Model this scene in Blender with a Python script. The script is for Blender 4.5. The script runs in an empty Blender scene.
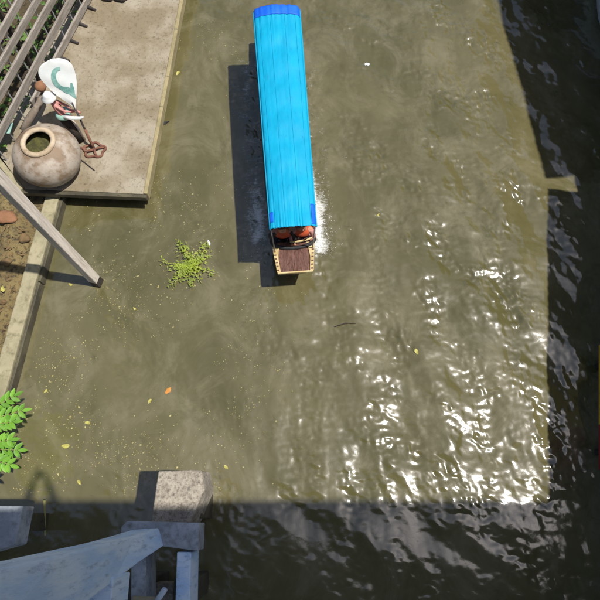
import bpy, bmesh, math, random
import numpy as np
from mathutils import Vector, Matrix, noise as mn
R = math.radians
random.seed(7); rng = np.random.default_rng(11)
sc = bpy.context.scene
col = sc.collection

# ------------------------------------------------------------------ camera, sky, sun, exposure
CAM = Vector((0, 0, 10.0)); PITCH = 70.0
cd = bpy.data.cameras.new('camera'); cam = bpy.data.objects.new('camera', cd); col.objects.link(cam)
cam.location = CAM; cam.rotation_euler = (R(90 - PITCH), 0, 0)
cd.sensor_width = 36; cd.angle = 2 * math.atan(0.5); cd.clip_start = 0.02; cd.clip_end = 800
sc.camera = cam
SUN_EL, SUN_AZ = 67.0, 10.0          # sun to the right of the view, a little behind the bridge
sd = Vector((math.cos(R(SUN_EL)) * math.cos(R(SUN_AZ)), -math.cos(R(SUN_EL)) * math.sin(R(SUN_AZ)), math.sin(R(SUN_EL))))
w = bpy.data.worlds.new('World'); sc.world = w; w.use_nodes = True
nt = w.node_tree; bg = nt.nodes['Background']
sky = nt.nodes.new('ShaderNodeTexSky'); sky.sky_type = 'NISHITA'; sky.sun_disc = False
sky.sun_elevation = R(SUN_EL); sky.sun_rotation = math.atan2(sd.x, sd.y)
sky.air_density = 1.0; sky.dust_density = 2.8; sky.ozone_density = 4.0
nt.links.new(sky.outputs[0], bg.inputs[0]); bg.inputs[1].default_value = 0.08
sl = bpy.data.lights.new('sun', 'SUN'); sl.energy = 5.0; sl.angle = R(0.85); sl.color = (1.0, 0.96, 0.90)
so = bpy.data.objects.new('sun', sl); col.objects.link(so); so.location = (20, -4, 40)
so.rotation_euler = sd.to_track_quat('Z', 'Y').to_euler()
sc.view_settings.view_transform = 'Standard'; sc.view_settings.look = 'None'
sc.view_settings.exposure = 0.22; sc.view_settings.gamma = 1.0; sc.view_settings.use_curve_mapping = False
sc.cycles.use_denoising = True
sc.cycles.max_bounces = 6

# ------------------------------------------------------------------ helpers
_p = R(PITCH)
_F = Vector((0, math.cos(_p), -math.sin(_p))); _U = Vector((0, math.sin(_p), math.cos(_p)))
def at(x, y, z):
    """world point at height z measured from the photograph"""
    d = _F * 600 + Vector((1, 0, 0)) * (x - 300) + _U * (300 - y)
    return CAM + d * ((z - CAM.z) / d.z)

def tag(o, label=None, cat=None, group=None, kind=None):
    if label: o['label'] = label
    if cat: o['category'] = cat
    if group: o['group'] = group
    if kind: o['kind'] = kind
    return o
def empty(name, loc, rz=0, **k):
    o = bpy.data.objects.new(name, None); col.objects.link(o); o.empty_display_size = .1
    o.location = loc; o.rotation_euler = (0, 0, rz); tag(o, **k); return o

class MB:
    def __init__(s): s.v = []; s.f = []
    def add(s, vs, fs):
        n = len(s.v); s.v += [tuple(v) for v in vs]; s.f += [tuple(n + i for i in f) for f in fs]; return s
    def box(s, c, size, M=None):
        c = Vector(c); hx, hy, hz = [a / 2 for a in size]
        vs = [Vector((x, y, z)) for x in (-hx, hx) for y in (-hy, hy) for z in (-hz, hz)]
        if M: vs = [M @ v for v in vs]
        return s.add([c + v for v in vs], [(0, 1, 3, 2), (4, 6, 7, 5), (0, 4, 5, 1), (2, 3, 7, 6), (0, 2, 6, 4), (1, 5, 7, 3)])
    def bar(s, a, b, wd, h, up=(0, 0, 1), taper=1.0):
        a = Vector(a); b = Vector(b); d = (b - a).normalized(); up = Vector(up)
        sx = d.cross(up)
        if sx.length < 1e-4: sx = d.cross(Vector((0, 1, 0)))
        sx.normalize(); uz = sx.cross(d)
        vs = []
        for q, k in ((a, 1), (b, taper)):
            for i, j in ((-1, -1), (1, -1), (1, 1), (-1, 1)):
                vs.append(q + sx * (i * wd / 2 * k) + uz * (j * h / 2 * k))
        return s.add(vs, [(3, 2, 1, 0), (4, 5, 6, 7), (0, 1, 5, 4), (1, 2, 6, 5), (2, 3, 7, 6), (3, 0, 4, 7)])
    def tube(s, pts, r, n=8, closed=False):
        pts = [Vector(p) for p in pts]; m = len(pts)
        rs = r if isinstance(r, (list, tuple)) else [r] * m
        vs = []; ref = Vector((.13, .27, .95))
        for i, p in enumerate(pts):
            a = pts[(i - 1) % m] if (closed or i) else p; b = pts[(i + 1) % m] if (closed or i < m - 1) else p
            d = (b - a).normalized(); sx = d.cross(ref)
            if sx.length < .05: sx = d.cross(Vector((1, 0, 0)))
            sx.normalize(); sy = d.cross(sx)
            for k in range(n):
                t = 2 * math.pi * k / n
                vs.append(p + (sx * math.cos(t) + sy * math.sin(t)) * rs[i])
        fs = []
        for i in range(m if closed else m - 1):
            j = (i + 1) % m
            for k in range(n):
                l = (k + 1) % n; fs.append((i * n + k, i * n + l, j * n + l, j * n + k))
        if not closed: fs += [tuple(range(n))[::-1], tuple((m - 1) * n + k for k in range(n))]
        return s.add(vs, fs)
    def lathe(s, prof, n=48, c=(0, 0, 0), wob=0):
        c = Vector(c); vs = []
        for r, z in prof:
            for k in range(n):
                t = 2 * math.pi * k / n
                rr = r * (1 + wob * mn.noise(Vector((math.cos(t) * 1.3, math.sin(t) * 1.3, z * 2))))
                vs.append(c + Vector((rr * math.cos(t), rr * math.sin(t), z)))
        fs = [(i * n + k, i * n + (k + 1) % n, (i + 1) * n + (k + 1) % n, (i + 1) * n + k) for i in range(len(prof) - 1) for k in range(n)]
        return s.add(vs, fs)
    def prism(s, poly, off):
        """polygon swept by vector off"""
        off = Vector(off); n = len(poly); p = [Vector(q) for q in poly]
        return s.add(p + [q + off for q in p], [tuple(range(n))[::-1], tuple(range(n, 2 * n))] + [(i, (i + 1) % n, n + (i + 1) % n, n + i) for i in range(n)])
    def build(s, name, mat, parent=None, smooth=False, bevel=0, **k):
        me = bpy.data.meshes.new(name); me.from_pydata(s.v, [], s.f); me.update()
        bm = bmesh.new(); bm.from_mesh(me); bmesh.ops.recalc_face_normals(bm, faces=bm.faces); bm.to_mesh(me); bm.free()
        o = bpy.data.objects.new(name, me); col.objects.link(o)
        me.materials.append(mat); o.parent = parent
        if smooth:
            for p in me.polygons: p.use_smooth = True
        if bevel:
            b = o.modifiers.new('bevel', 'BEVEL'); b.width = bevel; b.segments = 2; b.limit_method = 'ANGLE'
        tag(o, **k); return o

# ------------------------------------------------------------------ materials
def rgb(h):
    return tuple(((int(h[i:i + 2], 16) / 255 + .055) / 1.055) ** 2.4 if int(h[i:i + 2], 16) > 10 else int(h[i:i + 2], 16) / 255 / 12.92 for i in (0, 2, 4)) + (1,)
def mat(name, c1, c2=None, c3=None, scale=4, scale2=None, rough=.8, bump=.3, bdist=.01, stretch=(1, 1, 1), spec=.5, lo=.35, hi=.65, rand=0.0, lo3=.55, hi3=.7, dirt=None, trans=0, world=False):
    m = bpy.data.materials.new(name); m.use_nodes = True; nt = m.node_tree; N = nt.nodes; L = nt.links
    b = N['Principled BSDF']; b.inputs['Roughness'].default_value = rough; b.inputs['Specular IOR Level'].default_value = spec
    tc = N.new('ShaderNodeTexCoord'); mp = N.new('ShaderNodeMapping'); mp.inputs['Scale'].default_value = stretch
    if world:
        g = N.new('ShaderNodeNewGeometry'); L.new(g.outputs['Position'], mp.inputs[0])
    else: L.new(tc.outputs['Object'], mp.inputs[0])
    oi = N.new('ShaderNodeObjectInfo')
    vm = N.new('ShaderNodeVectorMath'); vm.operation = 'MULTIPLY_ADD'; L.new(oi.outputs['Random'], vm.inputs[0]); vm.inputs[1].default_value = (17, 31, 23); L.new(mp.outputs[0], vm.inputs[2])
    def nz(sc_, det=6, ro=.6, off=0):
        n = N.new('ShaderNodeTexNoise'); n.inputs['Scale'].default_value = sc_; n.inputs['Detail'].default_value = det; n.inputs['Roughness'].default_value = ro
        L.new(vm.outputs[0], n.inputs['Vector']); return n
    def ramp(src, a, z):
        r = N.new('ShaderNodeMapRange'); r.inputs[1].default_value = a; r.inputs[2].default_value = z; r.interpolation_type = 'SMOOTHSTEP'; L.new(src, r.inputs[0]); return r.outputs[0]
    def mix(f, a, c):
        x = N.new('ShaderNodeMix'); x.data_type = 'RGBA'
        L.new(f, x.inputs['Factor'])
        for s_, i in ((a, 6), (c, 7)):
            if isinstance(s_, tuple): x.inputs[i].default_value = s_
            else: L.new(s_, x.inputs[i])
        return x.outputs[2]
    n1 = nz(scale); out = c1
    if c2: out = mix(ramp(n1.outputs[0], lo, hi), c1, c2)
    n2 = nz(scale2 or scale * 5, 8, .7)
    if c3: out = mix(ramp(n2.outputs[0], lo3, hi3), out, c3)
    if rand:
        h = N.new('ShaderNodeHueSaturation'); mr = N.new('ShaderNodeMapRange'); L.new(oi.outputs['Random'], mr.inputs[0]); mr.inputs[3].default_value = 1 - rand; mr.inputs[4].default_value = 1 + rand
        L.new(mr.outputs[0], h.inputs['Value'])
        if isinstance(out, tuple): h.inputs['Color'].default_value = out
        else: L.new(out, h.inputs['Color'])
        out = h.outputs[0]
    if isinstance(out, tuple): b.inputs['Base Color'].default_value = out
    else: L.new(out, b.inputs['Base Color'])
    if bump:
        bp = N.new('ShaderNodeBump'); bp.inputs['Strength'].default_value = bump; bp.inputs['Distance'].default_value = bdist
        L.new(n2.outputs[0], bp.inputs['Height']); L.new(bp.outputs[0], b.inputs['Normal'])
    if trans:
        t = N.new('ShaderNodeBsdfTranslucent'); ms = N.new('ShaderNodeMixShader'); ms.inputs[0].default_value = trans
        if isinstance(out, tuple): t.inputs[0].default_value = out
        else: L.new(out, t.inputs[0])
        L.new(b.outputs[0], ms.inputs[1]); L.new(t.outputs[0], ms.inputs[2]); L.new(ms.outputs[0], N['Material Output'].inputs[0])
    return m
M = {}
M['slab'] = mat('dock_concrete', rgb('7c7059'), rgb('9a917f'), rgb('554a38'), 1.3, 16, .9, .8, .02, lo=.35, hi=.65, lo3=.5, hi3=.75, world=True)
M['kerb'] = mat('kerb_concrete', rgb('988c68'), rgb('847a58'), rgb('565034'), 3, 16, .9, .6, .012)
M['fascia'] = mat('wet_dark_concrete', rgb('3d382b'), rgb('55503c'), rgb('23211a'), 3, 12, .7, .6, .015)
M['beam'] = mat('mossy_concrete', rgb('9a9276'), rgb('7f785e'), rgb('5a563a'), 1.6, 7, .9, .7, .015, lo3=.45, hi3=.8)
M['pier'] = mat('rough_pier_concrete', rgb('b6ac9c'), rgb('958c7e'), rgb('5e574c'), 4, 26, .92, 1.0, .03, lo3=.42, hi3=.72)
M['greyc'] = mat('grey_concrete', rgb('b0b6bc'), rgb('8e949a'), rgb('62625e'), 2.0, 9, .9, .6, .015, lo3=.42, hi3=.8)
M['bluec'] = mat('pale_blue_painted_concrete', rgb('deedfc'), rgb('bedaf8'), rgb('9cb0c6'), 2.2, 10, .7, .6, .02, stretch=(1, 1.6, .3), lo=.4, hi=.6, lo3=.5, hi3=.72)
M['wood'] = mat('weathered_grey_wood', rgb('7f776d'), rgb('9a9288'), rgb('463e36'), 2, 8, .9, .7, .01, stretch=(1, 9, 9), rand=.16, lo3=.46, hi3=.72)
M['woodv'] = mat('weathered_post_wood', rgb('bbb0a2'), rgb('d6ccbe'), rgb('84776a'), 3, 11, .9, .6, .01, stretch=(7, 7, .35), lo3=.5, hi3=.75)
M['darkwood'] = mat('dark_wet_wood', rgb('2b241d'), rgb('3d342a'), rgb('181410'), 3, 12, .8, .5, .01, stretch=(5, 5, 1))
M['wire'] = mat('galvanised_wire', rgb('9a9a98'), rough=.5, bump=0)
M['dmetal'] = mat('dark_metal', rgb('2a2728'), rgb('3f3a38'), rgb('4a2f20'), 6, 20, .6, .3, .004)
M['rust'] = mat('rusty_iron', rgb('664234'), rgb('7d5544'), rgb('38241c'), 6, 22, .9, .6, .006)
M['jar'] = mat('glazed_jar', rgb('7a6650'), rgb('a3988a'), rgb('52483a'), 2.4, 14, .65, .35, .012, lo=.42, hi=.6, lo3=.55, hi3=.72)
M['rim'] = mat('jar_rim', rgb('b9a890'), rgb('9d8b70'), rgb('6b5a44'), 5, 18, .75, .3, .006)
M['moss'] = mat('jar_moss', rgb('3a3a1e'), rgb('555428'), rgb('242212'), 9, 30, .95, 1, .02)
M['white'] = mat('white_fabric', rgb('e6e6e2'), rgb('d6dad8'), None, 3, 14, .85, .25, .01, trans=.15)
M['green'] = mat('green_print', rgb('5f8f86'), rgb('86aea4'), rgb('b8cfc8'), 9, 30, .85, .1, .004, lo3=.6, hi3=.8)
M['canopy'] = mat('blue_canopy_fabric', rgb('009ec6'), rgb('02a8d0'), rgb('0a86aa'), 2.2, 9, .62, .35, .012, stretch=(2, .6, 1), lo3=.52, hi3=.85, spec=.35, trans=.18)
M['canopyb'] = mat('royal_blue_fabric', rgb('0a56c8'), rgb('0c62d8'), None, 4, 20, .6, .25, .008, spec=.35)
M['hull'] = mat('varnished_hull', rgb('4a2a1c'), rgb('5e3826'), rgb('2c1a12'), 3, 14, .45, .3, .005, stretch=(6, .8, 6))
M['deck'] = mat('maroon_deck', rgb('5e4138'), rgb('74544a'), rgb('432c26'), 4, 12, .55, .4, .006, stretch=(5, .8, 1), lo3=.45, hi3=.65)
M['cream'] = mat('cream_trim', rgb('c6b486'), rgb('b09a68'), rgb('7a6844'), 8, 30, .6, .2, .003, lo3=.58, hi3=.75)
M['inside'] = mat('dark_boat_inside', rgb('33201a'), rgb('47302a'), None, 5, 20, .7, .3, .005)
M['redseat'] = mat('red_seat', rgb('8e2f26'), rgb('a33c30'), None, 6, 20, .6, .2, .004)
M['rubber'] = mat('black_rubber', rgb('1c1c1d'), rgb('2b2b2c'), None, 8, 20, .75, .3, .004)
M['vest'] = mat('orange_vest', rgb('c4582e'), rgb('a8401e'), None, 6, 30, .75, .3, .006)
M['skin'] = mat('skin', rgb('b47c5c'), rgb('a06a4c'), None, 6, 30, .6, .1, .002)
M['hair'] = mat('black_hair', rgb('15110f'), rgb('221b18'), None, 12, 60, .5, .5, .004)
M['jeans'] = mat('dark_trousers', rgb('262a38'), rgb('323848'), None, 8, 60, .9, .2, .003)
M['pinkcloth'] = mat('pink_cloth', rgb('b8847c'), rgb('a0625a'), rgb('d0b4a8'), 8, 20, .85, .3, .006)
M['teal'] = mat('teal_cloth', rgb('7a9c94'), rgb('8cb0a2'), None, 8, 20, .85, .2, .004)
M['mud'] = mat('wet_mud', rgb('6e5f3c'), rgb('83734a'), rgb('453a28'), 2.4, 13, .72, 1.0, .05, lo3=.48, hi3=.62, world=True)
M['soil'] = mat('dark_soil', rgb('3d3526'), rgb('54472f'), rgb('28221a'), 1.2, 9, .95, 1, .05, world=True)
M['leaf'] = mat('bright_leaf', rgb('62962e'), rgb('7aae3a'), rgb('446f22'), 3, 10, .5, .2, .004, rand=.12, trans=.3)
M['leafd'] = mat('undergrowth_leaf', rgb('4d6e2c'), rgb('6b8a3c'), rgb('3a5020'), 1.6, 10, .6, .2, .004, trans=.25, world=True)
M['weed'] = mat('water_weed_leaf', rgb('84953a'), rgb('9aac38'), rgb('6c6c3a'), 5, 16, .6, .2, .004, trans=.25, world=True, lo=.4, hi=.6)
M['weedstem'] = mat('water_weed_stem', rgb('8a8a4a'), rgb('a09a60'), None, 6, 20, .7, .2, .003)
M['fleck'] = mat('floating_fleck', rgb('827a4c'), rgb('a8a06c'), rgb('5c5630'), 9, 23, .8, 0, world=True, lo=.4, hi=.6)
M['litter'] = mat('leaf_litter', rgb('5c4a30'), rgb('766040'), rgb('3a2e20'), 5, 12, .9, .3, .01, world=True)
M['yleaf'] = mat('yellow_leaf', rgb('9a9448'), rgb('aca658'), rgb('787c34'), 14, 40, .7, .1, .002)
M['oleaf'] = mat('orange_leaf', rgb('b0702a'), rgb('be8238'), rgb('845018'), 14, 40, .7, .1, .002)
M['brick'] = mat('broken_clay', rgb('8a6248'), rgb('7e5a3e'), rgb('5e4630'), 6, 20, .9, .6, .01)
M['plaster'] = mat('old_plaster', rgb('8f8a80'), rgb('a29d92'), rgb('5d5950'), 1.5, 8, .9, .4, .01, world=True)
M['roofm'] = mat('rusted_roof_sheet', rgb('6e6a66'), rgb('7d6a58'), rgb('70452e'), 1.5, 6, .7, .3, .01, world=True)
M['pwhite'] = mat('white_boat_paint', rgb('dfe2e4'), rgb('cfd4d8'), None, 3, 14, .4, .1, .003)
M['pblue'] = mat('blue_boat_paint', rgb('1f4fb0'), rgb('1a46a0'), None, 3, 14, .4, .1, .003)
M['pyel'] = mat('yellow_paint', rgb('d8b021'), rgb('c49a18'), rgb('8a6e18'), 4, 14, .5, .2, .003)
M['pred'] = mat('red_paint', rgb('a51e1e'), rgb('8a1818'), None, 4, 14, .5, .2, .003)
M['branch'] = mat('grey_branch', rgb('857a6c'), rgb('6d6256'), rgb('50463c'), 5, 18, .9, .5, .01)
M['steel'] = mat('steel_grey', rgb('8a8d90'), rgb('76797c'), None, 6, 20, .4, .1, .002)
M['glass'] = mat('dark_glass', rgb('1a2226'), rough=.08, bump=0)
M['shirt'] = mat('grey_shirt', rgb('8c8f94'), rgb('7c8086'), None, 8, 40, .9, .2, .003)
M['plastic'] = mat('white_pipe_plastic', rgb('d5dde6'), rgb('c2ccd8'), None, 8, 30, .4, .1, .002)

# ------------------------------------------------------------------ water: one displaced sheet, fine near the bridge
NF, LF = 1024, 17.0
def field(lam_lo, lam_hi, p, dirv=None, spread=2, seed=0):
    g = np.random.default_rng(seed)
    k = np.fft.fftfreq(NF, LF / NF) * 2 * np.pi
    kx, ky = np.meshgrid(k, k); kk = np.hypot(kx, ky) + 1e-9
    a = kk ** (-p) * np.exp(-(kk * lam_lo / 2 / np.pi) ** 2) * np.exp(-((2 * np.pi / lam_hi) / kk) ** 4)
    if dirv is not None:
        c = np.abs(kx * dirv[0] + ky * dirv[1]) / kk; a = a * (c ** spread + .12)
    a[0, 0] = 0
    h = np.fft.ifft2(a * (g.normal(size=(NF, NF)) + 1j * g.normal(size=(NF, NF)))).real
    gy, gx = np.gradient(h, LF / NF); h /= np.sqrt((gx ** 2 + gy ** 2).mean())   # unit rms slope
    return h
def samp(h, X, Y):
    u = (X / LF) % 1 * NF; v = (Y / LF) % 1 * NF
    i = np.floor(u).astype(int); j = np.floor(v).astype(int); fu = u - i; fv = v - j
    i %= NF; j %= NF; i2 = (i + 1) % NF; j2 = (j + 1) % NF
    return h[j, i] * (1 - fu) * (1 - fv) + h[j, i2] * fu * (1 - fv) + h[j2, i] * (1 - fu) * fv + h[j2, i2] * fu * fv
f_big = field(.30, 1.6, 2.6, (.88, .47), 2, 1)
f_mid = field(.13, .55, 2.3, (.8, .6), 1.2, 2)
f_fine = field(.06, .24, 2.0, (.6, .8), .5, 3)
f_pat = field(.25, 1.6, 2.2, (.8, .5), 1, 8); f_pat /= np.abs(f_pat).max()
f_mod = field(.9, 4, 2, None, 1, 4); f_mod /= np.abs(f_mod).max()
def sstep(a, b, x):
    t = np.clip((x - a) / (b - a), 0, 1); return t * t * (3 - 2 * t)
BOAT = Vector((-.085, 4.0, 0)); BROT = math.atan(.073)
def boat_local(X, Y):
    dx = X - BOAT.x; dy = Y - BOAT.y; c, s = math.cos(BROT), math.sin(BROT)
    return dx * c + dy * s, -dx * s + dy * c
def water_fields(X, Y):
    bx, by = boat_local(X, Y); mod = samp(f_mod, X, Y)
    chop = .34 + .66 * sstep(-1.4, 1.6, X - .12 * (Y - 4))                     # calm by the dock, choppy on the right
    chop = chop * (.86 + .5 * mod)
    up = sstep(5.5, 9.5, Y) * sstep(-3.4, -1.2, X)
    chop = np.maximum(chop, .95 * up * (1 + .3 * mod))
    d = np.maximum(np.abs(bx) - .36, 0)
    chop = np.maximum(chop, .72 * np.exp(-(d / .9) ** 2) * sstep(-.1, 1.2, by))
    wake = np.exp(-(d / .28) ** 2) * sstep(.2, .9, by) * (1 - sstep(3.0, 5.6, by)) * (np.abs(bx) > .05)
    pat = .3 + .7 * sstep(-.14, .26, samp(f_pat, X * 1.0, Y * .8)); pat = pat * (.8 + .2 * sstep(-.2, .5, Y)) * (1 - .5 * sstep(4.0, 4.9, X))
    chop = chop * (.6 + .4 * sstep(-.35, .5, Y))
    z = .105 * chop * samp(f_big, X, Y) + (.095 * chop * (.7 + .6 * pat) + .12 * wake) * samp(f_mid, X, Y) + (.20 * chop * pat + .14 * wake) * samp(f_fine, X, Y)
    z += .05 * wake * np.exp(-(d / .16) ** 2)
    out = sstep(7.2, 9, np.abs(X)) + sstep(12.4, 14, Y) + sstep(-3.2, -4.5, Y)
    return z * (1 - np.clip(out, 0, 1)), wake
def ax(lo, hi, st, far):
    fine = np.arange(lo, hi + st / 2, st); e = []
    d = st
    p = hi
    while p < far: d *= 1.6; p += d; e.append(p)
    e2 = []; d = st; p = lo
    while p > -far: d *= 1.6; p -= d; e2.append(p)
    return np.concatenate([np.array(e2[::-1]), fine, np.array(e)])
xs = ax(-5.6, 6.4, .019, 130); ys = ax(-1.8, 11.4, .019, 130)
X, Y = np.meshgrid(xs, ys); Z, WK = water_fields(X, Y)
nx, ny = len(xs), len(ys)
me = bpy.data.meshes.new('canal_water')
me.vertices.add(nx * ny); me.vertices.foreach_set('co', np.stack([X, Y, Z], -1).astype(np.float32).ravel())
idx = np.arange(nx * ny).reshape(ny, nx)
q = np.stack([idx[:-1, :-1], idx[:-1, 1:], idx[1:, 1:], idx[1:, :-1]], -1).reshape(-1, 4)
me.loops.add(q.size); me.loops.foreach_set('vertex_index', q.ravel().astype(np.int32))
me.polygons.add(len(q)); me.polygons.foreach_set('loop_start', np.arange(0, q.size, 4, dtype=np.int32))
me.polygons.foreach_set('use_smooth', np.ones(len(q), dtype=bool))
me.update(calc_edges=True)
a = me.attributes.new('foam', 'FLOAT', 'POINT')
bx, by = boat_local(X, Y); d = np.abs(bx) - .37
right = 1.1 * np.exp(-((d - .10) / .24) ** 2) * sstep(.25, .7, by) * (1 - sstep(1.2, 3.6, by)) * (bx > 0)
left = 1.2 * np.exp(-((d - .26) / .26) ** 2) * sstep(.55, .95, by) * (1 - sstep(1.3, 3.2, by)) * (bx < 0) * .8
trail = np.where(bx < 0, .5, .4) * np.exp(-((d - .34) / .34) ** 2) * sstep(.9, 2.2, by) * (1 - sstep(4.6, 6, by))
fo = np.maximum(np.maximum(right, left), trail)
a.data.foreach_set('value', fo.astype(np.float32).ravel())
water = bpy.data.objects.new('canal_water', me); col.objects.link(water); tag(water, kind='structure')
m = bpy.data.materials.new('murky_water'); m.use_nodes = True; N = m.node_tree.nodes; L = m.node_tree.links
b = N['Principled BSDF']
geo = N.new('ShaderNodeNewGeometry')
def wn(scale, det=5, ro=.6, st=(1, 1, 1)):
    mp = N.new('ShaderNodeMapping'); mp.inputs['Scale'].default_value = st; L.new(geo.outputs['Position'], mp.inputs[0])
    n = N.new('ShaderNodeTexNoise'); n.inputs['Scale'].default_value = scale; n.inputs['Detail'].default_value = det; n.inputs['Roughness'].default_value = ro
    n.inputs['Distortion'].default_value = .6
    L.new(mp.outputs[0], n.inputs['Vector']); return n.outputs[0]
def wr(src, a_, z_):
    r = N.new('ShaderNodeMapRange'); r.inputs[1].default_value = a_; r.inputs[2].default_value = z_; r.interpolation_type = 'SMOOTHSTEP'; L.new(src, r.inputs[0]); return r.outputs[0]
def wmix(f, a_, c_):
    x = N.new('ShaderNodeMix'); x.data_type = 'RGBA'; L.new(f, x.inputs['Factor'])
    for s_, i in ((a_, 6), (c_, 7)):
        if isinstance(s_, tuple): x.inputs[i].default_value = s_
        else: L.new(s_, x.inputs[i])
    return x.outputs[2]
def wmath(op, a_, c_):
    x = N.new('ShaderNodeMath'); x.operation = op
    for s_, i in ((a_, 0), (c_, 1)):
        if isinstance(s_, (int, float)): x.inputs[i].default_value = s_
        else: L.new(s_, x.inputs[i])
    return x.outputs[0]
c = wmix(wr(wn(.35, 4), .35, .65), (.080, .073, .027, 1), (.113, .099, .044, 1))
c = wmix(wmath('MULTIPLY', wr(wn(1.1, 8, .72, (1, .8, 1)), .44, .70), .8), c, (.164, .145, .082, 1))   # silt plumes
c = wmix(wmath('MULTIPLY', wr(wn(2.6, 8, .75, (.7, 1, 1)), .54, .74), .7), c, (.060, .056, .018, 1))      # darker weed-green drifts
at_ = N.new('ShaderNodeAttribute'); at_.attribute_name = 'foam'
fn = wmath('ADD', wmath('MULTIPLY', wn(13, 9, .85, (.6, 1.5, 1)), .95), wmath('MULTIPLY', wn(3.2, 5, .65, (1.5, .8, 1)), .45))
ff = wr(wmath('ADD', fn, wmath('MULTIPLY', at_.outputs['Fac'], .38)), .90, 1.14)
ff = wmath('MULTIPLY', ff, wr(at_.outputs['Fac'], .04, .5))
c = wmix(ff, c, (.62, .63, .6, 1))
L.new(c, b.inputs['Base Color'])
b.inputs['Roughness'].default_value = .24; b.inputs['IOR'].default_value = 1.33; b.inputs['Specular IOR Level'].default_value = .2

b.inputs['Coat Weight'].default_value = 1; b.inputs['Coat Roughness'].default_value = .11; b.inputs['Coat IOR'].default_value = 1.85
bp = N.new('ShaderNodeBump'); bp.inputs['Strength'].default_value = .12; bp.inputs['Distance'].default_value = .006
L.new(wn(26, 4, .6), bp.inputs['Height']); L.new(bp.outputs[0], b.inputs['Normal']); L.new(bp.outputs[0], b.inputs['Coat Normal'])
me.materials.append(m)
def wz(x, y):
    z, _ = water_fields(np.array([[x]], float), np.array([[y]], float)); return float(z[0, 0])

# ------------------------------------------------------------------ banks and ground
def sheet(name, x0, x1, y0, y1, st, fn, mt, **k):
    xs = np.arange(x0, x1 + st / 2, st); ys = np.arange(y0, y1 + st / 2, st); mb = MB(); n = len(xs)
    mb.v = [(x, y, fn(x, y)) for y in ys for x in xs]
    mb.f = [(j * n + i, j * n + i + 1, (j + 1) * n + i + 1, (j + 1) * n + i) for j in range(len(ys) - 1) for i in range(n - 1)]
    return mb.build(name, mt, smooth=True, kind='structure', **k)
def beam_x(y): return -4.70 + (y - 5.57) * .106          # left edge of the retaining beam
def mudz(x, y):
    return .07 + .10 * mn.fractal(Vector((x * 2.2, y * 2.2, 0)), .8, 2, 5) + .05 * mn.noise(Vector((x * 8, y * 8, 3))) + .10 * max(0, -5.6 - x)
mb = MB()
nyy = 130; nxx = 60
for j in range(nyy + 1):
    yy = -3 + j * (6.9 + 3) / nyy
    xr = beam_x(yy) + .1 if yy > .8 else beam_x(.8) + .1 - (.8 - yy) * .25
    for i in range(nxx + 1):
        xx = -7.6 + i * (xr + 7.6) / nxx; mb.v.append((xx, yy, mudz(xx, yy) if i < nxx else -.3))
mb.f = [(j * (nxx + 1) + i, j * (nxx + 1) + i + 1, (j + 1) * (nxx + 1) + i + 1, (j + 1) * (nxx + 1) + i) for j in range(nyy) for i in range(nxx)]
mb.build('mud_bank', M['mud'], smooth=True, kind='structure')
sheet('left_bank_ground', -60, -3.3, 6.75, 60, .9, lambda x, y: (.2 + .06 * mn.noise(Vector((x, y, 0))) if x < -4.0 else -.3), M['soil'])
MB().box((-34, -22, -.6), (52.8, 57.4, 2.2)).build('left_bank_terrain', M['soil'], kind='structure')
MB().box((37, 10, -.2), (60, 120, 1.6)).build('right_bank_terrain', M['soil'], kind='structure')

# leaf litter on the mud
def leafquad(mb, c, ln, wd, yaw, tilt=0, roll=0, fold=.15):
    Mx = Matrix.Rotation(yaw, 3, 'Z') @ Matrix.Rotation(tilt, 3, 'Y') @ Matrix.Rotation(roll, 3, 'X')
    pts = [(0, 0, 0), (.35 * ln, wd / 2, fold * wd), (ln, 0, 0), (.35 * ln, -wd / 2, fold * wd), (.4 * ln, 0, 0)]
    mb.add([Vector(c) + Mx @ Vector(p) for p in pts], [(0, 4, 1), (4, 2, 1), (0, 3, 4), (4, 3, 2)])
mb = MB()
for _ in range(330):
    y = random.uniform(1.5, 5.4); x = random.uniform(-6.4, beam_x(y) - .02)
    leafquad(mb, (x, y, mudz(x, y) + .012), random.uniform(.05, .13), random.uniform(.03, .06), random.uniform(0, 6.3), random.uniform(-.3, .3), random.uniform(-.4, .4), .3)
mb.build('leaf_litter', M['litter'], label='brown dead leaves littering the mud behind the concrete beam', cat='leaf litter', kind='stuff')
def chunk(name, loc, size, mt, seed, **k):
    bm = bmesh.new(); bmesh.ops.create_icosphere(bm, subdivisions=3, radius=.5)
    for v in bm.verts:
        n = mn.noise(v.co * 2.2 + Vector((seed, 0, 0))); v.co *= 1 + .35 * n
        v.co.x *= size[0]; v.co.y *= size[1]; v.co.z *= size[2]
    me = bpy.data.meshes.new(name); bm.to_mesh(me); bm.free(); o = bpy.data.objects.new(name, me); col.objects.link(o); me.materials.append(mt)
    for p in me.polygons: p.use_smooth = True
    o.location = loc; tag(o, **k); return o
p = at(7, 217, .15); chunk('clay_shard', (p.x, p.y, .16), (.36, .26, .12), M['brick'], 3, label='rounded orange clay shard lying on the mud beside the wooden post', cat='shard')
for i, (px, py, s, lb) in enumerate([(24, 238, .22, 'flat brown stone in the mud between clay shard and concrete beam'), (6, 262, .20, 'brown stone in the mud just above the post shadow'), (3, 302, .12, 'small stone in the mud nearest the yellow leaves'), (30, 215, .14, 'small stone in the mud under the wooden post near dock')]):
    p = at(px, py, .12); chunk('stone', (p.x, p.y, .12), (s, s * .8, .1), M['litter'], 9 + i, label=lb, cat='stone', group='stones on the mud')
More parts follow.
